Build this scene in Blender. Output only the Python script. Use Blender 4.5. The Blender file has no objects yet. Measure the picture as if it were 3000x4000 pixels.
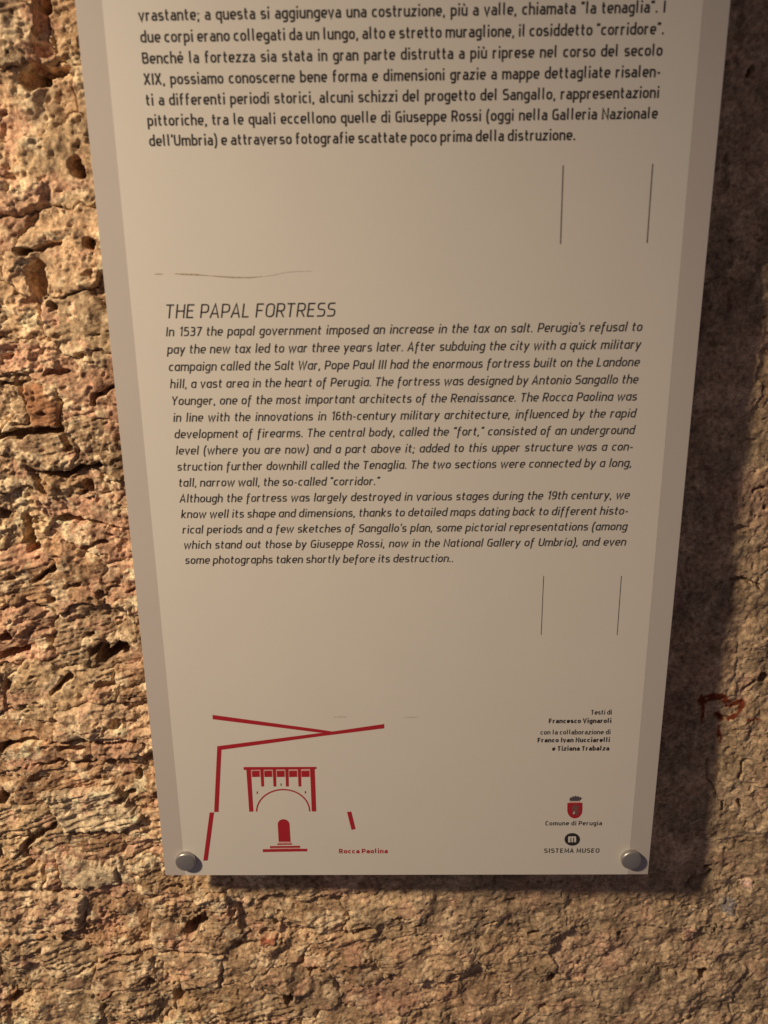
import bpy, bmesh, math, random
import numpy as np
from mathutils import Vector, Matrix

# ------------------------------------------------------------------ camera
W_PX, H_PX, F_PX = 3000.0, 4000.0, 3200.0
PITCH, YAW, ROLL, CAM_X, CAM_Y, CAM_Z = (-0.285281, 0.014415, -0.012071, -0.006287, -0.566931, 0.479962)
Z0 = 1.10                       # height of the panel's lower edge above the floor
STANDOFF = 0.030                # panel front face to mean wall face
scene = bpy.context.scene
cam_data = bpy.data.cameras.new('camera')
cam = bpy.data.objects.new('camera', cam_data)
scene.collection.objects.link(cam)
CAM_ROT = Matrix.Rotation(YAW, 3, 'Z') @ Matrix.Rotation(math.pi/2 + PITCH, 3, 'X') @ Matrix.Rotation(ROLL, 3, 'Z')
cam.matrix_world = Matrix.Translation((CAM_X, CAM_Y, CAM_Z + Z0)) @ CAM_ROT.to_4x4()
cam_data.sensor_fit = 'VERTICAL'
cam_data.sensor_height = 36.0
cam_data.sensor_width = 27.0
cam_data.lens = F_PX * 36.0 / H_PX
cam_data.clip_start = 0.01
cam_data.clip_end = 50
cam_data.dof.use_dof = True
cam_data.dof.focus_distance = 0.66
cam_data.dof.aperture_fstop = 5.6
scene.camera = cam

# ------------------------------------------------------------------ light
world = bpy.data.worlds.new('World')
scene.world = world
world.use_nodes = True
wb = world.node_tree.nodes['Background']
wb.inputs['Color'].default_value = (0.86, 0.70, 0.80, 1)     # dim bounce of the vaulted brick rooms
wb.inputs['Strength'].default_value = 0.10
lamp_data = bpy.data.lights.new('wall_lamp_light', 'SPOT')      # the room's spotlight, high up to the left
lamp_data.energy = 172
lamp_data.color = (1.0, 0.80, 0.55)
lamp_data.shadow_soft_size = 0.085
lamp_data.spot_size = math.radians(66)
lamp_data.spot_blend = 1.0
lamp = bpy.data.objects.new('wall_lamp_light', lamp_data)
lamp.location = (-1.25, -0.92, Z0 + 1.29)
_aim = Vector((-0.36, 0.0, Z0 + 0.10)) - lamp.location
lamp.rotation_euler = _aim.to_track_quat('-Z', 'Y').to_euler()
scene.collection.objects.link(lamp)
scene.view_settings.view_transform = 'Standard'
scene.view_settings.look = 'None'
scene.view_settings.gamma = 1
scene.view_settings.exposure = 0
scene.view_settings.use_curve_mapping = False
scene.render.resolution_x, scene.render.resolution_y = 768, 1024

# ------------------------------------------------------------------ helpers
_R = np.array(CAM_ROT)
def px(x, y, plane=0.0):
    """photo pixel -> (X, Z above panel foot) on the plane y = plane"""
    d = _R @ np.array([(x - W_PX/2)/F_PX, -(y - H_PX/2)/F_PX, -1.0])
    t = (plane - CAM_Y)/d[1]
    return (CAM_X + t*d[0], CAM_Z + t*d[2])

def link(o, parent=None):
    scene.collection.objects.link(o)
    if parent is not None:
        o.parent = parent
    return o

def mesh_obj(name, verts, faces, mat, parent=None, smooth=False):
    me = bpy.data.meshes.new(name)
    me.from_pydata([tuple(v) for v in verts], [], [tuple(f) for f in faces])
    me.materials.append(mat)
    if smooth:
        for p in me.polygons: p.use_smooth = True
    me.update()
    return link(bpy.data.objects.new(name, me), parent)

def new_mat(name):
    m = bpy.data.materials.new(name)
    m.use_nodes = True
    nt = m.node_tree
    return m, nt, nt.nodes['Principled BSDF']

def node(nt, typ, **kw):
    n = nt.nodes.new(typ)
    for k, v in kw.items():
        if k in n.inputs: n.inputs[k].default_value = v
        else: setattr(n, k, v)
    return n

def flat_mat(name, col, rough=0.5, var=0.12, scale=900, spec=0.3):
    m, nt, b = new_mat(name)
    geo = node(nt, 'ShaderNodeNewGeometry')
    n = node(nt, 'ShaderNodeTexNoise'); n.inputs['Scale'].default_value = scale; n.inputs['Detail'].default_value = 3
    nt.links.new(geo.outputs['Position'], n.inputs['Vector'])
    r = node(nt, 'ShaderNodeMapRange')
    r.inputs['From Min'].default_value = .3; r.inputs['From Max'].default_value = .7
    r.inputs['To Min'].default_value = 1-var; r.inputs['To Max'].default_value = 1+var
    nt.links.new(n.outputs['Fac'], r.inputs['Value'])
    mx = node(nt, 'ShaderNodeVectorMath', operation='SCALE')
    mx.inputs[0].default_value = col
    nt.links.new(r.outputs['Result'], mx.inputs['Scale'])
    nt.links.new(mx.outputs['Vector'], b.inputs['Base Color'])
    b.inputs['Roughness'].default_value = rough
    b.inputs['Specular IOR Level'].default_value = spec
    return m

def panel_mat(name, col, rough):
    m, nt, b = new_mat(name)
    geo = node(nt, 'ShaderNodeNewGeometry')
    big = node(nt, 'ShaderNodeTexNoise'); big.inputs['Scale'].default_value = 22; big.inputs['Detail'].default_value = 4
    fine = node(nt, 'ShaderNodeTexNoise'); fine.inputs['Scale'].default_value = 1400; fine.inputs['Detail'].default_value = 2
    for n in (big, fine): nt.links.new(geo.outputs['Position'], n.inputs['Vector'])
    add = node(nt, 'ShaderNodeMath', operation='ADD'); add.use_clamp = False
    r1 = node(nt, 'ShaderNodeMapRange'); r1.inputs['To Min'].default_value = .475; r1.inputs['To Max'].default_value = .525
    r2 = node(nt, 'ShaderNodeMapRange'); r2.inputs['To Min'].default_value = .44; r2.inputs['To Max'].default_value = .56
    nt.links.new(big.outputs['Fac'], r1.inputs['Value']); nt.links.new(fine.outputs['Fac'], r2.inputs['Value'])
    nt.links.new(r1.outputs[0], add.inputs[0]); nt.links.new(r2.outputs[0], add.inputs[1])
    mx = node(nt, 'ShaderNodeVectorMath', operation='SCALE'); mx.inputs[0].default_value = col
    nt.links.new(add.outputs[0], mx.inputs['Scale'])
    nt.links.new(mx.outputs['Vector'], b.inputs['Base Color'])
    b.inputs['Roughness'].default_value = rough
    b.inputs['Specular IOR Level'].default_value = .25
    bp_ = node(nt, 'ShaderNodeBump'); bp_.inputs['Strength'].default_value = .05; bp_.inputs['Distance'].default_value = .0004
    nt.links.new(fine.outputs['Fac'], bp_.inputs['Height']); nt.links.new(bp_.outputs[0], b.inputs['Normal'])
    return m

M_SHEET = panel_mat('laminate_white', (.62, .588, .55), .55)
M_GREY = panel_mat('laminate_grey', (.478, .436, .416), .5)
M_INK = flat_mat('black_ink', (.028, .024, .026), .6, .25)
M_INK_GREY = flat_mat('grey_ink', (.20, .17, .16), .6, .2)
M_RED = flat_mat('red_ink', (.36, .016, .026), .6, .12)
M_PINK = flat_mat('pale_red_ink', (.62, .33, .31), .6, .1)
M_CROWN = flat_mat('slate_ink', (.085, .07, .085), .6, .2)
M_PENCIL = flat_mat('pencil_smear', (.36, .30, .23), .7, .25, 500)
M_SMUDGE = flat_mat('pale_smudge', (.53, .48, .42), .7, .1, 500)
M_STEEL, _nt, _b = new_mat('brushed_steel')
_b.inputs['Base Color'].default_value = (.42, .40, .39, 1); _b.inputs['Metallic'].default_value = .75; _b.inputs['Roughness'].default_value = .33
_n = node(_nt, 'ShaderNodeTexNoise'); _n.inputs['Scale'].default_value = 900
_r = node(_nt, 'ShaderNodeMapRange'); _r.inputs['To Min'].default_value = .30; _r.inputs['To Max'].default_value = .46
_g = node(_nt, 'ShaderNodeNewGeometry'); _nt.links.new(_g.outputs['Position'], _n.inputs['Vector'])
_nt.links.new(_n.outputs['Fac'], _r.inputs['Value']); _nt.links.new(_r.outputs[0], _b.inputs['Roughness'])

# ------------------------------------------------------------------ masonry wall (setting)
def _perm(seed):
    rng = np.random.RandomState(seed); p = rng.permutation(256); return np.concatenate([p, p, p])
def perlin(x, y, seed):
    P = _perm(seed); ang = np.random.RandomState(seed+991).rand(256)*2*np.pi
    gx, gy = np.cos(ang), np.sin(ang)
    xi = np.floor(x).astype(np.int64); yi = np.floor(y).astype(np.int64)
    xf, yf = x-xi, y-yi
    u = xf*xf*xf*(xf*(xf*6-15)+10); v = yf*yf*yf*(yf*(yf*6-15)+10)
    xi &= 255; yi &= 255
    def g(i, j, dx, dy):
        h = P[P[(xi+i) & 255]+((yi+j) & 255)]
        return gx[h]*dx+gy[h]*dy
    a = g(0,0,xf,yf); b = g(1,0,xf-1,yf); c = g(0,1,xf,yf-1); d = g(1,1,xf-1,yf-1)
    return ((a+(b-a)*u)*(1-v)+(c+(d-c)*u)*v)*1.5
def fbm(x, z, lam, octs, seed, gain=.5):
    s = np.zeros_like(x); a = 1.0; f = 1/lam
    for o in range(octs):
        s += a*perlin(x*f+o*17.3, z*f-o*9.1, seed+o); a *= gain; f *= 2.03
    return s
def billow(x, z, lam, octs, seed, gain=.55):
    s = np.zeros_like(x); a = 1.0; f = 1/lam
    for o in range(octs):
        s += a*(np.abs(perlin(x*f+o*7.7, z*f+o*3.3, seed+o))*2-.55); a *= gain; f *= 2.1
    return s
def sstep(a, b, x):
    t = np.clip((x-a)/(b-a), 0, 1); return t*t*(3-2*t)
def seg_dist(x, z, pts):
    d = np.full(x.shape, 9.0)
    if len(pts) == 1: return np.hypot(x-pts[0][0], z-pts[0][1])
    for (ax, az), (bx, bz) in zip(pts[:-1], pts[1:]):
        vx, vz = bx-ax, bz-az; L = vx*vx+vz*vz+1e-12
        t = np.clip(((x-ax)*vx+(z-az)*vz)/L, 0, 1)
        d = np.minimum(d, np.hypot(x-ax-t*vx, z-az-t*vz))
    return d
def lean(x, z):
    # the old wall is not true: it falls away from the panel to the right and towards the floor
    return STANDOFF+.0075*np.clip(x/.2, -1.8, 1.8)+.004*np.clip((.15-z)/.2, 0, 1.5)
def wpx(x, y):
    X, Z = px(x, y, STANDOFF)
    return px(x, y, float(lean(X, Z)))
PXM = 1/4700.0                  # metres on the wall for one photo pixel, roughly

# cracks and cavities seen in the wall: (photo points), half width in photo px, depth in mm
CRACKS = [
 ([(125,300),(180,285),(245,262)],14,16), ([(112,305),(140,285)],34,12), ([(160,0),(152,150),(165,190)],22,7), ([(165,8)],18,14),
 ([(295,640),(300,665)],24,14), ([(72,978),(150,968),(230,955)],9,9), ([(85,985)],16,12), ([(350,948)],20,14), ([(140,1060),(150,1120)],30,13), ([(200,1200)],18,9),
 ([(0,1502),(40,1492),(85,1498)],7,8), ([(178,1455),(270,1456)],9,8), ([(376,1545),(444,1516)],9,9), ([(370,1580),(376,1545)],8,7),
 ([(0,1698),(70,1694),(130,1682),(240,1684)],13,15), ([(235,1670),(255,1710),(272,1740)],13,13), ([(78,1500),(95,1570),(108,1620),(110,1650),(60,1665)],6,6), ([(215,1520),(236,1570),(238,1670)],5,5),
 ([(111,1828),(169,1848),(232,1858),(270,1842),(309,1825),(386,1810)],10,11), ([(120,1835),(140,1880),(164,1927)],11,10), ([(343,1902)],19,10), ([(320,1925)],12,8),
 ([(99,2028),(108,2070),(105,2115)],17,20), ([(112,2150),(140,2135)],15,12), ([(217,2033),(260,2032),(309,2040)],11,16), ([(309,2040),(390,2052),(458,2068)],5,7),
 ([(318,2150),(400,2118)],7,8), ([(120,2282),(160,2250),(217,2216)],9,10), ([(260,2298),(300,2290)],10,9), ([(0,2000),(15,2010)],14,10), ([(205,2345)],14,10), ([(385,2330)],14,8),
 ([(390,2580),(430,2562),(478,2545)],24,26), ([(350,2555),(400,2530)],16,10), ([(5,2500),(25,2485)],18,14), ([(0,2570),(30,2560),(90,2545)],16,14), ([(330,2492),(352,2487)],9,9),
 ([(207,2710),(240,2670),(270,2638)],10,11), ([(25,2660),(28,2690)],10,8), ([(390,2680),(440,2685)],14,8), ([(10,2920),(60,2900),(110,2892),(169,2893)],10,11), ([(207,2901),(300,2897),(400,2905),(500,2904),(588,2911)],7,8), ([(240,2930),(310,2928)],15,8),
 ([(164,2988),(300,2988),(453,2977)],6,7), ([(212,2812)],14,8), ([(443,2840),(450,2825)],16,7), ([(535,3050),(545,3020)],12,9), ([(450,3140),(520,3095)],12,9), ([(15,3110),(5,3130)],20,12),
 ([(100,3350),(90,3310),(130,3280),(210,3225)],14,10), ([(110,3380)],14,8), ([(265,3485),(300,3470)],16,8), ([(740,3640),(768,3612),(790,3600)],26,17), ([(800,3575)],10,8),
 ([(298,3808),(360,3775),(452,3733),(560,3722),(700,3722),(868,3724)],7,9), ([(588,3832)],20,12), ([(696,3915),(700,3890)],24,9), ([(54,3912),(70,3895)],18,12), ([(407,3945),(415,3920)],13,14), ([(1126,3915),(1130,3880)],15,12), ([(1080,3612)],14,9),
 ([(985,3690),(930,3700)],16,7), ([(1360,3660),(1450,3630)],10,7), ([(2097,3636),(2070,3640)],12,9), ([(2155,3830),(2165,3805)],15,10), ([(2743,3815),(2748,3795)],20,16), ([(2766,3398),(2778,3390)],11,12), ([(2684,3464),(2740,3440),(2784,3410)],7,8),
 ([(2124,3932)],18,8), ([(2010,3985),(2030,3965)],10,8), ([(2690,3970),(2640,3985)],9,8), ([(2902,2702),(2925,2680),(2951,2664)],5,5), ([(2767,2972),(2772,3047),(2802,3112)],4,4), ([(2900,2980),(2890,3050)],5,4),
 ([(2927,274)],11,12), ([(2860,2270),(2920,2265),(2975,2300)],6,5), ([(2890,3130),(2895,3160)],6,5), ([(2820,3135),(2822,3165)],6,5), ([(2950,1910),(2985,1905)],5,5), ([(2985,1975)],8,6), ([(2985,2650)],20,8), ([(2790,3650),(2800,3620)],6,5), ([(1220,3800)],18,7), ([(1560,3590)],12,7), ([(1630,3620)],10,7), ([(1890,3620),(1940,3590)],6,5), ([(2420,3650)],10,7), ([(2720,3330)],9,8), ([(1480,3900)],12,6), ([(1820,3780)],8,5),
]
PAINT = [([(2743,2722),(2748,2826)],8), ([(2742,2742),(2777,2722),(2812,2716),(2837,2738),(2850,2755)],17), ([(2850,2752),(2902,2746)],12), ([(2902,2748),(2887,2793),(2837,2813),(2802,2798)],11), ([(2812,2842),(2815,2900)],7), ([(2922,2808),(2981,2813)],5)]
# stones that stand out by themselves: photo polygon, colour, how proud in mm
SPECIAL = [
 ([(80,1500),(150,1490),(205,1515),(236,1570),(240,1675),(120,1682),(112,1640),(95,1560)], (.30,.150,.080), 1.5),
 ([(-60,700),(110,690),(185,740),(190,795),(100,830),(-60,850)], (.47,.30,.20), 3.0),
 ([(215,2790),(330,2755),(590,2760),(600,2890),(210,2890)], (.46,.32,.205), 3.0),
 ([(120,1850),(380,1830),(440,1920),(160,1950)], (.33,.215,.125), -1.0),
 ([(160,3100),(440,3080),(560,3200),(480,3240),(250,3250)], (.50,.40,.27), 4.0),
 ([(215,3340),(450,3390),(470,3460),(240,3470)], (.48,.38,.255), 4.0),
 ([(1005,3665),(1075,3662),(1078,3695),(1010,3700)], (.36,.13,.075), 2.0),
 ([(2665,3620),(2720,3620),(2715,3670),(2672,3675)], (.50,.30,.22), 1.5),
 ([(2900,3445),(2945,3445),(2940,3480),(2905,3478)], (.56,.36,.30), 1.5),
 ([(2815,3505),(2880,3520),(2870,3580),(2820,3570)], (.23,.205,.20), 1.0),
 ([(-60,1320),(230,1340),(215,1440),(-60,1475)], (.40,.25,.165), 2.0),
 ([(-60,3480),(330,3500),(320,3640),(-60,3640)], (.40,.27,.175), 2.0),
]

def in_poly(x, z, poly):
    c = np.zeros(x.shape, bool); n = len(poly)
    for i in range(n):
        (ax, az), (bx, bz) = poly[i], poly[(i+1) % n]
        if az == bz: continue
        c ^= ((az > z) != (bz > z)) & (x < (bx-ax)*(z-az)/(bz-az)+ax)
    return c

def relief(x, z):
    """-> height (m, towards the room), stone id (-1 mortar), colour, paint mask"""
    rough = 1.0-.42*sstep(-.25, .22, x)
    wx = x+.010*fbm(x, z, .05, 3, 11)+.004*fbm(x, z, .012, 2, 12)
    wz = z+.008*fbm(x, z, .05, 3, 21)+.004*fbm(x, z, .012, 2, 22)
    CW, CH = .074, .047
    row = np.floor(wz/CH).astype(int)
    best = np.full(x.shape, 9.0); sec = np.full(x.shape, 9.0); lab = np.zeros(x.shape, int)
    rs = np.random.RandomState(5).rand(4096, 2)
    for dr in (-1, 0, 1):
        r = row+dr; off = (r % 2)*.5+((r*37) % 11)/22.0
        col = np.floor(wx/CW-off).astype(int)
        for dc in (-1, 0, 1):
            c = col+dc; key = ((r*73+c*151) % 4096)
            cx = (c+off+.5+.6*(rs[key, 0]-.5))*CW; cz = (r+.5+.5*(rs[key, 1]-.5))*CH
            d = np.maximum(np.abs(wx-cx)*.72, np.abs(wz-cz)*1.12)*.75+.25*np.hypot(wx-cx, (wz-cz)*1.5)
            uid = (r+200)*1000+(c+200)
            m = d < best
            sec = np.where(m, best, np.minimum(sec, d)); lab = np.where(m, uid, lab); best = np.where(m, d, best)
    edge = sec-best
    cr = np.random.RandomState(77)
    rnd = np.random.RandomState(9).rand(8192, 4)[(lab*7919) % 8192]
    h = (rnd[:, 0]-.5)*.0062*rough
    for k, (poly, c, up) in enumerate(SPECIAL):
        pw = [wpx(*q) for q in poly]
        jx = x+.0016*fbm(x, z, .006, 2, 31+k); jz = z+.0016*fbm(x, z, .006, 2, 61+k)
        m = in_poly(jx, jz, pw)
        lab[m] = -10-k; h[m] = up*.001
        dd = seg_dist(jx, jz, pw+[pw[0]])
        edge = np.where(m, np.minimum(dd*1.1, .02), np.where(dd < .01, np.minimum(edge, dd), edge))
    # joints: shallow, smeared over in places
    smear = sstep(-.25, .35, fbm(x, z, .06, 3, 41))
    jw = .0045*(.5+rnd[:, 1]*.4)
    joint = 1-sstep(.15*jw, jw, edge)
    h -= joint*(.0012+.0030*smear)*rough*(1-.75*sstep(-.12, .15, x))
    mortar = (joint > .62)
    # broad waves, lumps, crumbs, scratches
    h += .0030*fbm(x, z, .16, 2, 51)
    lump = fbm(x, z, .030, 3, 52)
    h += .0030*lump*rough
    crumbly = sstep(-.35, .45, fbm(x, z, .055, 3, 55))*(.35+.65*rough)
    right = sstep(-.16, .14, x+.5*np.maximum(0, -z)*(x > -.2)+.05*fbm(x, z, .09, 2, 56))
    smooth = .40+.80*rnd[:, 3]                       # some stones keep a tooled face, others crumble
    smooth[(lab == -10) | (lab == -12)] = .22
    smooth = smooth*(1-.52*right)
    crumbly *= smooth
    a = .30
    sx = x*math.cos(a)+z*math.sin(a); sz = -x*math.sin(a)+z*math.cos(a)
    stri_m = sstep(-.15, .4, fbm(x, z, .09, 2, 57))*sstep(.10, -.10, x)
    # flaking: plateaus with broken edges
    fl = fbm(x, z, .034, 4, 58, .55)*3.2
    ff = fl-np.floor(fl); h += .0015*rough*(np.floor(fl)+sstep(.40, .60, ff))*sstep(-.3, .3, fbm(x, z, .08, 2, 59))
    rid = -billow(x, z, .0095, 3, 61, .6)
    grain = sstep(-.3, .5, fbm(x+.7, z, .04, 3, 60))
    h += crumbly*(.0007*grain*(1-.85*right)*rid+.0016*fbm(x, z, .0078, 3, 65, .68))
    h += (1-crumbly)*.0007*fbm(x, z, .006, 3, 67, .6)
    h += right*.0011*fbm(x*1.25, z, .022, 3, 68, .5)
    h += (.25+.75*crumbly)*rough*smooth*.0008*fbm(x, z, .0036, 2, 66, .7)
    h += stri_m*.0016*fbm(sx*.14, sz, .0046, 3, 70, .6)
    pit = fbm(x, z, .0075, 3, 75, .6)
    h -= .0020*sstep(.50, .95, pit)*(.4+.6*rough)
    pit2 = fbm(x, z*1.5, .021, 3, 78, .6)
    h -= .0048*sstep(.72, 1.05, pit2)*rough
    # named cracks and cavities
    jx = x+.0022*fbm(x, z, .011, 3, 81); jz = z+.0022*fbm(x, z, .011, 3, 84)
    for pts, w, dep in CRACKS:
        pw = [wpx(*q) for q in pts]; hw = w*PXM
        xs = [q[0] for q in pw]; zs = [q[1] for q in pw]; mg = hw*2.5+.006
        m = (x > min(xs)-mg) & (x < max(xs)+mg) & (z > min(zs)-mg) & (z < max(zs)+mg)
        if not m.any(): continue
        d = seg_dist(jx[m], jz[m], pw)
        h[m] -= min(dep*(1.5 if dep > 9 else 1.1), 34)*.001*(1-sstep(.75*hw, 1.15*hw, d))
        mortar[m] &= d > 1.4*hw
    paint = np.zeros(x.shape)
    for pts, w in PAINT:
        pw = [wpx(*q) for q in pts]; hw = w*PXM
        d = seg_dist(x+.0012*fbm(x, z, .005, 2, 95), z+.0012*fbm(x, z, .005, 2, 96), pw)
        paint = np.maximum(paint, 1-sstep(.7*hw, 1.25*hw, d))
    paint *= sstep(-.75, -.25, fbm(x, z, .006, 2, 98))
    # colour of the stone itself
    pal = np.array([[.31,.195,.105],[.37,.240,.140],[.45,.300,.180],[.33,.190,.105],[.25,.165,.100],[.43,.300,.175],[.32,.225,.135],[.38,.215,.140]])
    col = pal[(rnd[:, 2]*len(pal)).astype(int)]
    tan = np.array([.295,.218,.148])
    mixr = (.25+.45*sstep(-.2, .2, x))[:, None]
    col = col*(1-mixr)+tan*mixr
    for k, (poly, c, up) in enumerate(SPECIAL): col[lab == -10-k] = c
    n1 = fbm(x, z, .035, 3, 101); n2 = fbm(x, z, .012, 3, 104); n3 = fbm(x+.3, z, .022, 4, 107, .62)
    col = col*(1+.30*n1[:, None])*(1+.22*n2[:, None])
    lime = (sstep(.30, .44, n3+.25*lump)*(.80-.52*right))[:, None]     # old lime left on the high spots
    col = col*(1-lime)+np.array([.62,.485,.325])*lime
    pink = (sstep(.38, .55, fbm(x-.2, z+.4, .03, 4, 110, .6))*(.48-.22*right))[:, None]
    pink[lab == -10] = 0
    col = col*(1-pink)+np.array([.48,.265,.190])*pink
    tone_var = fbm(x-.6, z+.1, .06, 3, 120); col = col*(1+.22*tone_var[:, None]*np.array([1, 1.02, 1.05]))  # broad random tone patches in the stone
    mcol = np.array([.40,.315,.215])
    mm = (joint*.5)[:, None]; col = col*(1-mm)+mcol*mm
    lab = np.where(mortar, -1, lab)
    grains = np.clip((1-.72*right)*(.45+.55*smooth)*(.6+.7*sstep(-.3, .4, fbm(x+.1, z-.3, .03, 2, 125))), .08, 1)
    grains[lab == -10] = .12
    col = np.clip(col*1.40, .03, .8)
    return h, lab, np.concatenate([col, grains[:, None]], 1), paint

def wall_material():
    m, nt, b = new_mat('weathered_masonry')
    at = node(nt, 'ShaderNodeAttribute', attribute_name='stone_colour')
    pt = node(nt, 'ShaderNodeAttribute', attribute_name='paint_amount')
    geo = node(nt, 'ShaderNodeNewGeometry')
    f1 = node(nt, 'ShaderNodeTexNoise'); f1.inputs['Scale'].default_value = 260; f1.inputs['Detail'].default_value = 5; f1.inputs['Roughness'].default_value = .65
    f2 = node(nt, 'ShaderNodeTexNoise'); f2.inputs['Scale'].default_value = 620; f2.inputs['Detail'].default_value = 4
    for n in (f1, f2): nt.links.new(geo.outputs['Position'], n.inputs['Vector'])
    ramp = node(nt, 'ShaderNodeValToRGB')
    e = ramp.color_ramp.elements
    e[0].position = .30; e[0].color = (.52, .42, .37, 1); e[1].position = .70; e[1].color = (1.45, 1.42, 1.36, 1)
    x = e.new(.5); x.color = (1, 1, 1, 1)
    nt.links.new(f1.outputs['Fac'], ramp.inputs['Fac'])
    mul0 = node(nt, 'ShaderNodeVectorMath', operation='MULTIPLY')
    nt.links.new(at.outputs['Color'], mul0.inputs[0]); nt.links.new(ramp.outputs['Color'], mul0.inputs[1])
    # pale lime grains bedded in the stone
    f4 = node(nt, 'ShaderNodeTexNoise'); f4.inputs['Scale'].default_value = 150; f4.inputs['Detail'].default_value = 8; f4.inputs['Roughness'].default_value = .72
    f5 = node(nt, 'ShaderNodeTexNoise'); f5.inputs['Scale'].default_value = 24; f5.inputs['Detail'].default_value = 3
    nt.links.new(geo.outputs['Position'], f4.inputs['Vector']); nt.links.new(geo.outputs['Position'], f5.inputs['Vector'])
    g1 = node(nt, 'ShaderNodeMapRange'); g1.inputs['From Min'].default_value = .535; g1.inputs['From Max'].default_value = .585; g1.inputs['To Max'].default_value = .85
    g2 = node(nt, 'ShaderNodeMapRange'); g2.inputs['From Min'].default_value = .40; g2.inputs['From Max'].default_value = .62; g2.inputs['To Min'].default_value = .35
    nt.links.new(f4.outputs['Fac'], g1.inputs['Value']); nt.links.new(f5.outputs['Fac'], g2.inputs['Value'])
    gq = node(nt, 'ShaderNodeMath', operation='MULTIPLY'); nt.links.new(g1.outputs[0], gq.inputs[0]); nt.links.new(g2.outputs[0], gq.inputs[1])
    gm = node(nt, 'ShaderNodeMath', operation='MULTIPLY'); nt.links.new(gq.outputs[0], gm.inputs[0]); nt.links.new(at.outputs['Alpha'], gm.inputs[1])
    gr = node(nt, 'ShaderNodeMix', data_type='RGBA')
    nt.links.new(gm.outputs[0], gr.inputs['Factor']); nt.links.new(mul0.outputs[0], gr.inputs['A']); gr.inputs['B'].default_value = (.74, .60, .395, 1)
    g3 = node(nt, 'ShaderNodeMapRange'); g3.inputs['From Min'].default_value = .465; g3.inputs['From Max'].default_value = .41; g3.inputs['To Max'].default_value = .65
    nt.links.new(f4.outputs['Fac'], g3.inputs['Value'])
    gd = node(nt, 'ShaderNodeMath', operation='MULTIPLY'); nt.links.new(g3.outputs[0], gd.inputs[0]); nt.links.new(at.outputs['Alpha'], gd.inputs[1])
    mul = node(nt, 'ShaderNodeMix', data_type='RGBA')
    nt.links.new(gd.outputs[0], mul.inputs['Factor']); nt.links.new(gr.outputs['Result'], mul.inputs['A']); mul.inputs['B'].default_value = (.17, .095, .055, 1)
    mr = node(nt, 'ShaderNodeMapRange'); mr.inputs['From Min'].default_value = .3; mr.inputs['From Max'].default_value = .7
    mr.inputs['To Min'].default_value = .78; mr.inputs['To Max'].default_value = 1.22
    nt.links.new(f2.outputs['Fac'], mr.inputs['Value'])
    sc = node(nt, 'ShaderNodeVectorMath', operation='SCALE')
    nt.links.new(mul.outputs['Result'], sc.inputs[0]); nt.links.new(mr.outputs[0], sc.inputs['Scale'])
    mix = node(nt, 'ShaderNodeMix', data_type='RGBA')
    nt.links.new(pt.outputs['Fac'], mix.inputs['Factor'])
    nt.links.new(sc.outputs[0], mix.inputs['A']); mix.inputs['B'].default_value = (.20, .042, .016, 1)
    nt.links.new(mix.outputs['Result'], b.inputs['Base Color'])
    b.inputs['Roughness'].default_value = .88
    b.inputs['Specular IOR Level'].default_value = .22
    ad = node(nt, 'ShaderNodeMath', operation='ADD')
    nt.links.new(f1.outputs['Fac'], ad.inputs[0]); nt.links.new(f4.outputs['Fac'], ad.inputs[1])
    bu = node(nt, 'ShaderNodeBump'); bu.inputs['Strength'].default_value = .6; bu.inputs['Distance'].default_value = .0013
    nt.links.new(ad.outputs[0], bu.inputs['Height']); nt.links.new(bu.outputs[0], b.inputs['Normal'])
    return m
M_WALL = wall_material()

def grid_mesh(name, V, F, C, P, parent=None):
    me = bpy.data.meshes.new(name)
    me.vertices.add(len(V)); me.vertices.foreach_set('co', V.astype(np.float32).ravel())
    me.loops.add(F.size); me.loops.foreach_set('vertex_index', F.astype(np.int32).ravel())
    me.polygons.add(len(F)); me.polygons.foreach_set('loop_start', np.arange(0, F.size, 4, dtype=np.int32))
    me.polygons.foreach_set('use_smooth', np.ones(len(F), bool))
    a = me.attributes.new('stone_colour', 'FLOAT_COLOR', 'POINT')
    a.data.foreach_set('color', C.astype(np.float32).ravel())
    a = me.attributes.new('paint_amount', 'FLOAT', 'POINT'); a.data.foreach_set('value', P.astype(np.float32))
    me.materials.append(M_WALL)
    me.update(calc_edges=True); me.validate()
    return link(bpy.data.objects.new(name, me), parent)

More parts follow.
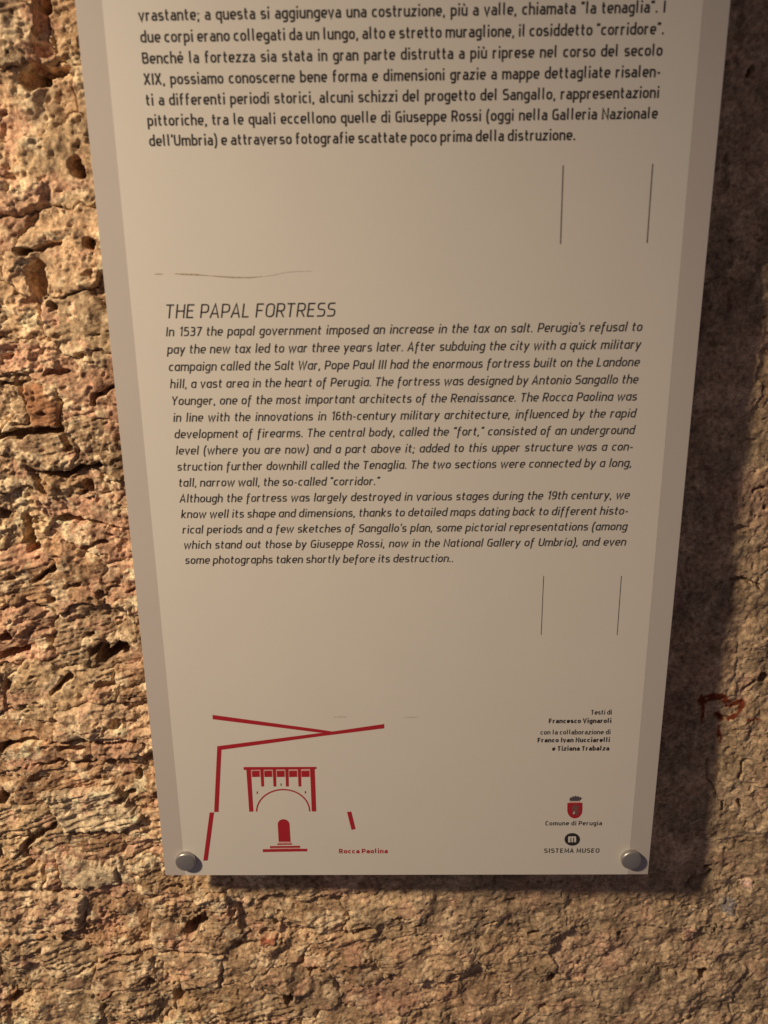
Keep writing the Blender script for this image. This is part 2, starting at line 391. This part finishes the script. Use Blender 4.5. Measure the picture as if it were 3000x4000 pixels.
def build_wall():
    S = .0009; B = 8; XA, ZA = -1.6056, -1.0496; NBX, NBZ = 420, 370
    BS = S*B
    bx, bz = np.meshgrid(np.arange(NBX), np.arange(NBZ), indexing='ij')
    cx = XA+(bx+.5)*BS; cz = ZA+(bz+.5)*BS
    fine = (cx > -.45) & (cx < .42) & (cz > -.245) & (cz < .73)
    fine &= ~((np.abs(cx) < .115) & (cz > .10))
    nx, nz = NBX*B+1, NBZ*B+1
    # fine quads
    FI, FJ = np.nonzero(fine)
    li, lj = np.meshgrid(np.arange(B), np.arange(B), indexing='ij')
    I = (FI[:, None, None]*B+li).ravel(); J = (FJ[:, None, None]*B+lj).ravel()
    quad = np.stack([I*nz+J, (I+1)*nz+J, (I+1)*nz+J+1, I*nz+J+1], 1)
    used, inv = np.unique(quad, return_inverse=True); quad = inv.reshape(-1, 4)
    x = XA+(used//nz)*S; z = ZA+(used % nz)*S
    h, lab, col, paint = relief(x, z)
    V = np.stack([x, lean(x, z)-h, z+Z0], 1)
    flab = lab[quad[:, 0]]
    fp = paint[quad].mean(1) > .35
    flab = np.where(fp, -2, flab)
    # coarse quads: behind the panel and outside the view, tucked under the fine ones
    ring = fine.copy(); inner = fine.copy()
    for sx, sz in ((1,0),(-1,0),(0,1),(0,-1)): inner &= np.roll(np.roll(fine, sx, 0), sz, 1)
    CI, CJ = np.nonzero(~inner)
    nvz = NBZ+1
    cq = np.stack([CI*nvz+CJ, (CI+1)*nvz+CJ, (CI+1)*nvz+CJ+1, CI*nvz+CJ+1], 1)
    cu, cinv = np.unique(cq, return_inverse=True); cq = cinv.reshape(-1, 4)
    vi, vj = cu//nvz, cu % nvz
    x2 = XA+vi*BS; z2 = ZA+vj*BS
    h2, l2, c2, p2 = relief(x2, z2)
    pad = np.zeros((NBX+2, NBZ+2), bool); pad[1:-1, 1:-1] = fine
    touch = pad[vi, vj] | pad[vi+1, vj] | pad[vi, vj+1] | pad[vi+1, vj+1]
    h2 = h2-touch*.012
    V2 = np.stack([x2, lean(x2, z2)-h2, z2+Z0], 1)
    # core of the wall behind the face
    x0, x1, z0, z1 = XA, XA+NBX*BS, ZA+Z0, ZA+NBZ*BS+Z0; y0, y1 = STANDOFF+.060, STANDOFF+.40
    VB = np.array([(x0,y0,z0),(x1,y0,z0),(x1,y1,z0),(x0,y1,z0),(x0,y0,z1),(x1,y0,z1),(x1,y1,z1),(x0,y1,z1)])
    FB = np.array([(0,1,5,4),(1,2,6,5),(2,3,7,6),(3,0,4,7),(4,5,6,7),(3,2,1,0)])
    ms = flab == -1
    mq = quad[ms]; mu, mi = np.unique(mq, return_inverse=True)
    VV = np.concatenate([V[mu], V2, VB]); n1, n2 = len(mu), len(mu)+len(V2)
    FF = np.concatenate([mi.reshape(-1, 4), cq+n1, FB+n2])
    CC = np.concatenate([col[mu], c2, np.full((8, 4), .25)]); PP = np.concatenate([paint[mu], p2*0, np.zeros(8)])
    root = grid_mesh('stone_wall', VV, FF, CC, PP)
    root['kind'] = 'structure'
    order = np.argsort(flab, kind='stable'); sl = flab[order]
    cuts = np.flatnonzero(np.diff(sl))+1
    for idx in np.split(order, cuts):
        l = flab[idx[0]]
        if l == -1: continue
        q = quad[idx]; u, iv = np.unique(q, return_inverse=True)
        grid_mesh('paint_mark' if l == -2 else 'stone', V[u], iv.reshape(-1, 4), col[u], paint[u], root)
    return root
wall = build_wall()
for o in wall.children:
    if o.name.startswith('paint_mark'): o['label'] = 'rust red painted mark on the wall'

# ------------------------------------------------------------------ stroke lettering
def glyph_paths(ch, w, italic):
    B, T = w/2, 1-w/2; C = 1.38-w/2; A = 1.46; D = -.40+w/2
    l = w/2+.07; r = l+.60; m = (l+r)/2; R = .30
    o = [[(r,B,R),(r,T,R),(l,T,R),(l,B,R),'c']]
    arch = lambda x0, x1: [(x0,T-.10),(x0+.12,T,.06),(x1,T,.26),(x1,0)]
    uc = r+.06; cw = .66
    lc = l; rc = l+cw; cm = (lc+rc)/2; CR = .30
    G = {
    'o': o, 'n': [[(l,0),(l,1)], arch(l,r)], 'h': [[(l,0),(l,A)], arch(l,r)],
    'm': [[(l,0),(l,1)], arch(l,l+.53), arch(l+.53,l+1.06)],
    'u': [[(l,1),(l,B,.26),(r-.12,B,.06),(r,B+.10)], [(r,1),(r,0)]],
    'r': [[(l,0),(l,1)], [(l,T-.14),(l+.14,T,.08),(l+.40,T)]],
    'c': [[(r-.06,T),(l,T,R),(l,B,R),(r-.06,B)]],
    'e': [[(l,.48),(r,.48,.05),(r,T,.28),(l,T,R),(l,B,R),(r-.05,B)]],
    'd': [[(r,A),(r,0)], [(r,T),(l,T,R),(l,B,R),(r,B)]],
    'b': [[(l,A),(l,0)], [(l,T),(r,T,R),(r,B,R),(l,B)]],
    'p': [[(l,1),(l,-.42)], [(l,T),(r,T,R),(r,B,R),(l,B)]],
    'q': [[(r,1),(r,-.42)], [(r,T),(l,T,R),(l,B,R),(r,B)]],
    'g': [[(r,1),(r,D,.24),(l+.04,D)], [(r,T),(l,T,R),(l,B,R),(r,B)]],
    'l': [[(l,A),(l,B,.12),(l+.13,B)]] if not italic else [[(l,A),(l,0)]],
    'i': [[(l,0),(l,1)], [(l,1.21),(l,1.21+max(w,.17))]],
    'j': [[(l+.1,1),(l+.1,D,.2),(l-.1,D)], [(l+.1,1.21),(l+.1,1.21+w)]],
    't': [[(l+.12,1.30),(l+.12,B,.20),(l+.40,B)], [(l-.06,T),(l+.40,T)]],
    'f': [[(l+.44,A-w/2),(l+.12,A-w/2,.22),(l+.12,-.40 if italic else 0)], [(l-.06,T),(l+.40,T)]],
    's': [[(r-.10,T),(l,T,.20),(l,.5,.20),(r-.07,.5,.20),(r-.07,B,.20),(l-.02,B)]],
    'k': [[(l,A),(l,0)], [(r-.04,1),(l+.12,.5),(r,0)], [(l,.5),(l+.16,.5)]],
    'v': [[(l-.05,1),(m-.02,.02),(r+.0,1)]],
    'w': [[(l-.05,1),(l+.22,.02),(l+.47,.92),(l+.72,.02),(l+.99,1)]],
    'x': [[(l-.04,1),(r,0)], [(r-.01,1),(l-.05,0)]],
    'y': [[(l-.05,1),(m-.02,.05)], [(r,1),(l+.12,-.40)]],
    'z': [[(l-.01,T),(r-.06,T),(l,B),(r-.03,B)]],
    'A': [[(lc-.07,0),(cm,1.36),(rc+.07,0)], [(lc+.07,.42),(rc-.07,.42)]],
    'B': [[(lc,B),(lc,C),(rc-.05,C,.22),(rc-.05,.72,.22),(lc,.72)], [(lc,.72),(rc,.72,.24),(rc,B,.24),(lc,B)]],
    'C': [[(rc-.03,C),(lc,C,.34),(lc,B,.34),(rc-.03,B)]],
    'D': [[(lc,B),(lc,C),(rc+.02,C,.36),(rc+.02,B,.36),(lc,B)]],
    'E': [[(rc-.05,C),(lc,C),(lc,B),(rc-.05,B)], [(lc,.72),(rc-.11,.72)]],
    'F': [[(rc-.05,C),(lc,C),(lc,0)], [(lc,.68),(rc-.11,.68)]],
    'G': [[(rc,C),(lc,C,.34),(lc,B,.34),(rc+.02,B),(rc+.02,.66),(cm+.04,.66)]],
    'H': [[(lc,0),(lc,1.38)], [(rc+.04,0),(rc+.04,1.38)], [(lc,.71),(rc+.04,.71)]],
    'I': [[(lc,0),(lc,1.38)]],
    'L': [[(lc,1.38),(lc,B),(rc-.08,B)]],
    'M': [[(lc,0),(lc+.04,1.34),(lc+.45,.30),(lc+.86,1.34),(lc+.90,0)]],
    'N': [[(lc,0),(lc,1.30),(rc+.06,.08),(rc+.06,1.38)]],
    'O': [[(rc+.06,B,.36),(rc+.06,C,.36),(lc,C,.36),(lc,B,.36),'c']],
    'P': [[(lc,0),(lc,C),(rc,C,.30),(rc,.56,.30),(lc,.56)]],
    'R': [[(lc,0),(lc,C),(rc,C,.30),(rc,.62,.30),(lc,.62)], [(cm,.62),(rc+.03,0)]],
    'S': [[(rc-.04,C),(lc,C,.26),(lc,.72,.26),(rc,.72,.26),(rc,B,.26),(lc-.02,B)]],
    'T': [[(lc-.10,C),(rc+.0,C)], [(cm-.05,C),(cm-.05,0)]],
    'U': [[(lc,1.38),(lc,B,.34),(rc+.04,B,.34),(rc+.04,1.38)]],
    'V': [[(lc-.07,1.38),(cm,.02),(rc+.07,1.38)]],
    'W': [[(lc-.06,1.38),(lc+.24,.03),(lc+.52,1.28),(lc+.80,.03),(lc+1.10,1.38)]],
    'X': [[(lc-.05,1.38),(rc+.03,0)], [(rc+.02,1.38),(lc-.06,0)]],
    'Y': [[(lc-.07,1.38),(cm-.02,.62),(rc+.05,1.38)], [(cm-.02,.66),(cm-.02,0)]],
    '1': [[(l-.02,1.12),(l+.26,1.36),(l+.26,0)]],
    '3': [[(l,C),(r-.04,C,.22),(r-.04,.74,.22),(l+.1,.74)], [(l+.1,.74),(r,.74,.24),(r,B,.24),(l-.02,B)]],
    '5': [[(r-.06,C),(l+.02,C),(l+.02,.82),(r,.82,.28),(r,B,.28),(l-.03,B)]],
    '6': [[(r-.08,C),(l,C,.34),(l,B,.28),(r,B,.28),(r,.80,.28),(l,.80)]],
    '7': [[(l-.03,C),(r,C),(l+.18,0)]],
    '9': [[(r,.60),(l,.60,.28),(l,C,.28),(r,C,.30),(r,B,.32),(l+.04,B)]],
    '.': [[(l,0),(l,max(w,.18))]], ',': [[(l+.03,.17),(l-.04,-.20)]],
    ';': [[(l+.03,.17),(l-.04,-.20)], [(l+.03,.66),(l+.03,.84)]],
    "'": [[(l,1.05),(l,1.44)]], '-': [[(l-.02,.5),(l+.34,.5)]],
    '\u201c': [[(l-.02,1.08),(l+.05,1.40)], [(l+.20,1.08),(l+.27,1.40)]],
    '\u201d': [[(l-.02,1.08),(l+.05,1.40)], [(l+.20,1.08),(l+.27,1.40)]],
    '(': [[(l+.24,1.50),(l,1.10,.4),(l,-.02,.4),(l+.24,-.36)]],
    ')': [[(l-.04,1.50),(l+.2,1.10,.4),(l+.2,-.02,.4),(l-.04,-.36)]],
    }
    if italic: G['a'] = [[(r,1),(r,0)], [(r,T),(l,T,R),(l,B,R),(r,B)]]
    else: G['a'] = [[(l+.06,T),(r-.04,T,.24),(r-.04,0)], [(r-.04,.55),(l,.55,.22),(l,B,.22),(r-.04,B)]]
    acc = {'\u00e8': ('e', [(m-.16,1.40),(m+.04,1.16)]), '\u00e9': ('e', [(m-.04,1.16),(m+.16,1.40)]), '\u00f9': ('u', [(m-.16,1.40),(m+.04,1.16)])}
    if ch in acc: return G[acc[ch][0]]+[acc[ch][1]]
    return G[ch]

def round_path(path):
    closed = path[-1] == 'c'
    pts = [p for p in path if p != 'c']; n = len(pts); out = []
    for i, p in enumerate(pts):
        rad = p[2] if len(p) > 2 else 0
        if rad <= 0 or (not closed and i in (0, n-1)):
            out.append((p[0], p[1])); continue
        a = Vector(pts[i-1][:2]); b = Vector(p[:2]); c = Vector(pts[(i+1) % n][:2])
        u = (a-b); v = (c-b); k = min(rad, u.length*.5 if closed or i > 1 else u.length*.98, v.length*.5 if closed or i < n-2 else v.length*.98)
        s = b+u.normalized()*k; e = b+v.normalized()*k
        for t in (0, .2, .4, .6, .8, 1):     # squarish superelliptic corner
            q = (1-t)**2*s+2*t*(1-t)*b+t*t*e
            out.append((q.x, q.y))
    if closed: out.append(out[0])
    return out, closed

def ribbon(pts, w, closed=False):
    """flat stroke of constant width: verts, quads"""
    P = []
    for p in pts:
        if not P or (Vector(p)-Vector(P[-1])).length > 1e-5: P.append(p)
    n = len(P); V = []; F = []
    for i in range(n):
        p = Vector(P[i])
        if closed: a, b = Vector(P[i-1 if i > 0 else n-2]), Vector(P[(i+1) if i < n-1 else 1])
        else: a = Vector(P[i-1]) if i > 0 else None; b = Vector(P[i+1]) if i < n-1 else None
        t1 = (p-a).normalized() if a is not None else (b-p).normalized()
        t2 = (b-p).normalized() if b is not None else t1
        n1 = Vector((-t1.y, t1.x)); n2 = Vector((-t2.y, t2.x)); nn = (n1+n2)
        nn = n1 if nn.length < .2 else nn.normalized()
        k = min(1/max(nn.dot(n1), .35), 2.0)
        ww = w if not callable(w) else w(i/(n-1))
        V += [p+nn*k*ww/2, p-nn*k*ww/2]
    for i in range(n-1): F.append((2*i, 2*i+1, 2*i+3, 2*i+2))
    return V, F

def set_text(text, xh, w, italic, track, hs, space):
    """lay out a line at origin; returns stroke list in metres and the line's width"""
    out = []; x = 0.0; slant = .17 if italic else 0
    for ch in text:
        if ch == ' ': x += space; continue
        paths = glyph_paths(ch, w, italic)
        pad = .055 if ch in 'ilI1' else (.03 if ch in '.,;)' else 0)     # looser sides for single stems
        x += pad
        mx = -9
        for p in paths:
            mx = max(mx, max(q[0] for q in p if q != 'c'))
        for p in paths:
            rp, cl = round_path(p)
            out.append(([((x+q[0]+slant*q[1])*xh*hs, q[1]*xh) for q in rp], cl))
        x += mx+w/2+.07+track+pad
    return out, (x-track-.14)*xh*hs

Y_SHEET = -.00006     # front face of the printed sheet
def text_line(text, z, xh, w, parent, mat, left=None, right=None, italic=False, track=.02, hs=1.0, space=.42, fit=False):
    nsp = text.count(' ')
    strokes, wd = set_text(text, xh, w, italic, track, hs, space)
    if fit:                                           # stretch the line to both ends
        hs *= (right-left)/wd; strokes, wd = set_text(text, xh, w, italic, track, hs, space)
    elif left is not None and right is not None:      # justify by word spaces
        space += (right-left-wd)/(nsp*xh*hs); strokes, wd = set_text(text, xh, w, italic, track, hs, space)
    x0 = left if left is not None else right-wd
    if italic: x0 -= 0
    V = []; F = []
    for k, (pts, cl) in enumerate(strokes):
        v, f = ribbon([(p[0]+x0-.05*xh, p[1]+z) for p in pts], w*xh, cl)
        b = len(V); y = Y_SHEET-.00010-.000012*(k % 3)
        V += [(q.x, y, q.y+Z0) for q in v]; F += [tuple(b+i for i in g) for g in f]
    o = mesh_obj('text_line', V, F, mat, parent)
    return o, space

# ------------------------------------------------------------------ information panel
PW, PTOP = .200, .86
def slab(name, x0, x1, z0, z1, y0, y1, mat, parent=None, bevel=.0004):
    bm = bmesh.new()
    bmesh.ops.create_cube(bm, size=1)
    for v in bm.verts:
        v.co = Vector((x0 if v.co.x < 0 else x1, y0 if v.co.y < 0 else y1, (z0 if v.co.z < 0 else z1)+Z0))
    bmesh.ops.bevel(bm, geom=bm.edges[:], offset=bevel, segments=2, affect='EDGES')
    me = bpy.data.meshes.new(name); bm.to_mesh(me); bm.free(); me.materials.append(mat)
    return link(bpy.data.objects.new(name, me), parent)

panel = bpy.data.objects.new('information_panel', None); link(panel)
panel.empty_display_size = .05
panel['label'] = 'cream information panel with grey side bands, printed text and a red arch emblem'
panel['category'] = 'sign'
slab('backing_plate', -PW, PW, 0, PTOP, 0, .0045, M_GREY, panel)
sheet = slab('printed_sheet', -.1832, .1832, .0003, PTOP-.0003, Y_SHEET, .0001, M_SHEET, panel, .00002)

IT = ["vrastante; a questa si aggiungeva una costruzione, pi\u00f9 a valle, chiamata \u201cla tenaglia\u201d. I",
 "due corpi erano collegati da un lungo, alto e stretto muraglione, il cosiddetto \u201ccorridore\u201d.",
 "Bench\u00e9 la fortezza sia stata in gran parte distrutta a pi\u00f9 riprese nel corso del secolo",
 "XIX, possiamo conoscerne bene forma e dimensioni grazie a mappe dettagliate risalen-",
 "ti a differenti periodi storici, alcuni schizzi del progetto del Sangallo, rappresentazioni",
 "pittoriche, tra le quali eccellono quelle di Giuseppe Rossi (oggi nella Galleria Nazionale",
 "dell'Umbria) e attraverso fotografie scattate poco prima della distruzione."]
EN = ["In 1537 the papal government imposed an increase in the tax on salt. Perugia's refusal to",
 "pay the new tax led to war three years later. After subduing the city with a quick military",
 "campaign called the Salt War, Pope Paul III had the enormous fortress built on the Landone",
 "hill, a vast area in the heart of Perugia. The fortress was designed by Antonio Sangallo the",
 "Younger, one of the most important architects of the Renaissance. The Rocca Paolina was",
 "in line with the innovations in 16th-century military architecture, influenced by the rapid",
 "development of firearms. The central body, called the \u201cfort,\u201d consisted of an underground",
 "level (where you are now) and a part above it; added to this upper structure was a con-",
 "struction further downhill called the Tenaglia. The two sections were connected by a long,",
 "tall, narrow wall, the so-called \u201ccorridor.\u201d",
 "Although the fortress was largely destroyed in various stages during the 19th century, we",
 "know well its shape and dimensions, thanks to detailed maps dating back to different histo-",
 "rical periods and a few sketches of Sangallo's plan, some pictorial representations (among",
 "which stand out those by Giuseppe Rossi, now in the National Gallery of Umbria), and even",
 "some photographs taken shortly before its destruction.."]
def zline(x, y): return px(x, y, Y_SHEET)[1]
z_it0, z_it6 = zline(540, 83), zline(582, 571.5)
z_en0, z_en13 = zline(645, 1314), zline(717, 2144)
XL, XR = -.1617, .1607
def para_scale(lines, xh, w, italic, tight):       # letter width at which the fullest line still has its word spaces
    return (XR-XL)/max(set_text(t, xh, w, italic, 0, 1.0, tight)[1] for t in lines)
HS_IT = para_scale(IT[:6], .00475, .235, False, .34)
HS_EN = min(para_scale([EN[k] for k in (0,1,2,3,4,5,6,7,8,10,11,12,13)], .00445, .20, True, .28),
            (px(1700+115/1.659, 2195, Y_SHEET)[0]-XL)/set_text(EN[14], .00445, .20, True, 0, 1.0, .40)[1])
HS_IT = min(HS_IT, (px(2246, 551, Y_SHEET)[0]-XL)/set_text(IT[6], .00475, .235, False, 0, 1.0, .40)[1])
for i, t in enumerate(IT):
    z = z_it0+(z_it6-z_it0)*i/6
    last = i == 6
    text_line(t, z, .00475, .235, sheet, M_INK, left=XL, right=px(2246, 551, Y_SHEET)[0] if last else XR, hs=HS_IT, track=.0)
for i, t in enumerate(EN):
    z = z_en0+(z_en13-z_en0)*i/13
    r = {9: px(500+1355/1.3825, 1900, Y_SHEET)[0], 14: px(1700+115/1.659, 2195, Y_SHEET)[0]}.get(i, XR)
    text_line(t, z, .00445, .20, sheet, M_INK, left=XL, right=r, italic=True, hs=HS_EN, track=.0)
zt = zline(645, 1244)
text_line("THE PAPAL FORTRESS", zt, .0067, .145, sheet, M_INK, left=XL+.0008, right=px(500+1115/1.3825, 1243, Y_SHEET)[0], italic=True, track=.03, fit=True)
# credits at the lower right
for t, (xa, ya), (xb, yb), w in [("Testi di",(760,270),(1000,268),.24), ("Francesco Vignaroli",(275,368),(995,366),.31), ("con la collaborazione di",(178,500),(985,495),.23), ("Franco Ivan Nucciarelli",(145,590),(978,585),.31), ("e Tiziana Trabalza",(313,685),(970,683),.31)]:
    a = px(2050+xa/2.949, 2700+ya/2.949, Y_SHEET); b = px(2050+xb/2.949, 2700+yb/2.949, Y_SHEET)
    text_line(t, (a[1]+b[1])/2, .0030, w, sheet, M_INK, left=a[0], right=b[0], fit=True)
for t, (xa, ya), (xb, yb), w, xh in [("Comune di Perugia",(165,800),(1385,790),.24,.0030), ("SISTEMA MUSEO",(135,1390),(1330,1385),.24,.0031)]:
    a = px(2100+xa/5.53, 3080+ya/5.53, Y_SHEET); b = px(2100+xb/5.53, 3080+yb/5.53, Y_SHEET)
    text_line(t, (a[1]+b[1])/2, xh, w, sheet, M_INK, left=a[0], right=b[0], fit=True, track=.09)
a = px(640+1135/1.659, 2700+1050/1.659, Y_SHEET); b = px(640+1450/1.659, 2700+1050/1.659, Y_SHEET)
text_line("Rocca Paolina", (a[1]+b[1])/2, .0032, .30, sheet, M_RED, left=a[0], right=b[0], fit=True, track=.05)

# printed shapes: polygons given in photo pixels, laid on the sheet
def poly_obj(name, polys, mat, parent, lift=.0001, org=(0, 0), sc=1.0):
    V = []; F = []
    for p in polys:
        b = len(V)
        for q in p:
            X, Z = px(org[0]+q[0]/sc, org[1]+q[1]/sc, Y_SHEET); V.append((X, Y_SHEET-lift, Z+Z0))
        F.append(tuple(range(b, b+len(p))))
    return mesh_obj(name, V, F, mat, parent)
# fine rules that stood either side of the printed codes
for name, org, sc, lines, hw, mat in [('printed_rule', (2150,560), 3.318, [((165,285),(130,1305)), ((1325,265),(1252,1290))], 9, M_INK_GREY),
                               ('printed_rule', (2080,2200), 4.1475, [((180,205),(140,1162)), ((1440,203),(1370,1160))], 5, M_INK)]:
    for (x0, y0), (x1, y1) in lines:
        poly_obj(name, [[(x0-hw,y0),(x0+hw,y0),(x1+hw,y1),(x1-hw,y1)]], mat, sheet, org=org, sc=sc)
# red emblem
O1, S1 = (640, 2700), 1.659
em = bpy.data.objects.new('arch_emblem', None); link(em, panel)
em['label'] = 'red line emblem of a fortress gate with arch and steps'
for p in [[(316,153),(1010,248),(1125,266),(1010,268),(316,181)], [(346,356),(1125,256),(1428,212),(1428,240),(1010,292),(376,379),(346,379)],
          [(346,357),(374,357),(354,782),(326,782)], [(297,785),(325,785),(284,1096),(256,1098)], [(1187,782),(1214,779),(1242,892),(1216,898)]]:
    poly_obj('emblem_line', [p], M_RED, em, .0001+.00001*len(em.children), O1, S1)
O2, S2 = (900, 2950), 4.1475
G2 = [[(215,190),(1395,188),(1395,222),(215,238)], [(258,230),(330,230),(372,912),(305,914)], [(1290,220),(1365,220),(1390,908),(1318,910)]]
poly_obj('gate_lintel', [G2[0]], M_RED, em, .00010, O2, S2)
for p in G2[1:]: poly_obj('gate_pillar', [p], M_RED, em, .00012, O2, S2)
for xa, xb in ((486,500), (687,697), (890,900), (1092,1103)):
    poly_obj('gate_bracket', [[(xa,225),(xa+50,225),(xb+46,505),(xb,505)]], M_RED, em, .00012, O2, S2)
for xa, xb in ((350,470), (550,672), (752,875), (952,1078), (1152,1278)):
    poly_obj('gate_window', [[(xa,252),(xb,250),(xb+2,350),(xa+4,352)]], M_RED, em, .00012, O2, S2)
    poly_obj('gate_window_surround', [[(xa-20,230),(xb+16,228),(xb+16,246),(xa-20,248)], [(xa-20,250),(xa-4,250),(xa,352),(xa-12,352)], [(xb+6,248),(xb+16,248),(xb+20,350),(xb+8,350)]], M_PINK, em, .00008, O2, S2)
arc = []
for i in range(33):
    t = math.pi*(1-i/32); arc.append((852+428*math.cos(t)+4*(i/32), 912-355*math.sin(t)-3*i/32))
v, f = ribbon(arc, 22)
poly_obj('gate_arch', [[(v[i].x, v[i].y) for i in g] for g in f], M_RED, em, .0001, O2, S2)
for x, y, m in ((820,475,M_INK_GREY), (435,605,M_RED), (1215,600,M_RED)):
    poly_obj('gate_slot', [[(x+12*math.cos(k*math.pi/4), y+24*math.sin(k*math.pi/4)) for k in range(8)]], m, em, .0001, O2, S2)
door = [(782,1400),(766,1110)]+[(860+95*math.cos(math.pi*(1-i/12)), 1120-85*math.sin(math.pi*(1-i/12))) for i in range(1, 12)]+[(957,1110),(975,1400)]
poly_obj('gate_doorway', [door], M_RED, em, .0001, O2, S2)
for p, m in (([(760,1432),(998,1428),(998,1448),(760,1452)],M_RED), ([(770,1404),(985,1402),(985,1426),(770,1428)],M_PINK), ([(640,1472),(1128,1466),(1128,1496),(640,1500)],M_RED), ([(640,1502),(1128,1498),(1128,1514),(640,1517)],M_PINK), ([(525,1522),(1245,1514),(1245,1556),(525,1568)],M_RED)):
    poly_obj('gate_step', [p], m, em, .0001, O2, S2)
# town crest
O3, S3 = (2100, 3080), 5.53
shield = [(642,310),(968,306),(966,470)]+[(803+163*math.cos(a), 470+175*math.sin(a)) for a in [math.pi*k/12 for k in range(1, 12)]]+[(640,470)]
crest = poly_obj('crest', [shield], M_RED, panel, .00010, O3, S3)
crest['label'] = 'small red shield crest under a dark crown'
poly_obj('crown', [[(700,270),(680,205),(705,215),(712,180),(745,195),(762,158),(795,178),(820,150),(848,178),(880,158),(900,192),(935,178),(942,212),(972,198),(905,268)]], M_CROWN, crest, .00010, O3, S3)
poly_obj('crown_band', [[(690,282),(915,278),(925,300),(682,304)]], M_PINK, crest, .00010, O3, S3)
GRIF = [(770,575),(745,545),(765,500),(740,470),(745,420),(720,395),(760,390),(775,355),(815,340),(850,362),(828,385),(870,380),(905,350),(895,410),(865,445),(878,500),(915,470),(900,520),(860,545),(850,585),(825,580),(828,540),(800,530),(795,575)]
poly_obj('charge', [GRIF], flat_mat('dull_silver_ink', (.17, .075, .07), .6, .2), crest, .00016, O3, S3)
poly_obj('charge_pale_area', [[(752,540),(775,505),(800,480),(806,520),(800,548),(770,552)]], flat_mat('silver_ink', (.46, .40, .38), .6, .1), crest, .00020, O3, S3)  # paler grey area of the printed figure
# round museum badge with its m
badge = poly_obj('museum_badge', [[(748+168*math.cos(2*math.pi*k/40), 1098+137*math.sin(2*math.pi*k/40)) for k in range(40)]], M_INK, panel, .00010, O3, S3)
badge['label'] = 'round black badge with a pale letter m'
poly_obj('letter', [[(660,1035),(826,1032),(826,1060),(660,1063)], [(660,1064),(706,1064),(706,1160),(660,1162)], [(728,1064),(764,1063),(764,1158),(728,1160)], [(786,1062),(830,1061),(830,1156),(786,1158)]], M_SHEET, badge, .00016, O3, S3)
# scratch and smudges on the sheet
def smear(pts, w0, mat):
    arr = [px(580+x/1.626, 1000+y/1.626, Y_SHEET) for x, y in pts]
    v, f = ribbon(arr, lambda t: w0*(.25+.75*math.sin(math.pi*min(max(t, .03), .97))))
    mesh_obj('pencil_scratch', [(q.x, Y_SHEET-.0001, q.y+Z0) for q in v], f, mat, sheet)
smear([(38,116),(65,114),(92,115)], .0009, M_PENCIL)
smear([(165,112),(230,116),(300,118),(370,124)], .0011, M_PENCIL)
smear([(365,123),(450,130),(540,136),(640,137),(720,130)], .0009, M_PENCIL)
smear([(715,131),(790,122),(860,104),(950,96),(1040,97)], .0007, M_SMUDGE)
for x, y, w, h in ((1140,166,45,6), (1600,168,50,4)):
    poly_obj('smudge', [[(x+w*math.cos(k*math.pi/8), y+h*math.sin(k*math.pi/8)) for k in range(16)]], M_SMUDGE, sheet, .0001, O1, S1)

# screw caps on stand-off posts
def lathe(name, prof, cx, cz, mat, parent, seg=40):
    V = []; F = []
    for r, y in prof:
        for k in range(seg):
            a = 2*math.pi*k/seg; V.append((cx+r*math.cos(a), y, cz+Z0+r*math.sin(a)))
    for i in range(len(prof)-1):
        for k in range(seg):
            k2 = (k+1) % seg; F.append((i*seg+k, i*seg+k2, (i+1)*seg+k2, (i+1)*seg+k))
    F.append(tuple(range((len(prof)-1)*seg, len(prof)*seg)))
    return mesh_obj(name, V, F, mat, parent, True)
for qx, qy in ((620+800/7.54, 3260+775/7.54), (2050+1222/2.949, 2700+1935/2.949)):
    cx, cz = px(qx, qy, -.002)
    R = .0083
    prof = [(R*.96, Y_SHEET+.0001), (R, -.0014), (R, -.0034)]
    for k in range(1, 9):
        t = k/8*math.pi/2
        prof.append((R*(.80+.20*math.cos(t)) if k < 8 else R*.80, -.0034-.0014*math.sin(t)))
    for k in (.72, .6, .45, .3, .15, .02): prof.append((R*k, -.0048-.0006*(1-(k/.8)**2)))
    lathe('screw_cap', prof, cx, cz, M_STEEL, panel)
    lathe('standoff_post', [(.0001, .0044), (.0062, .0044), (.0062, STANDOFF+.02), (.0001, STANDOFF+.02)], cx, cz, M_STEEL, panel, 24)
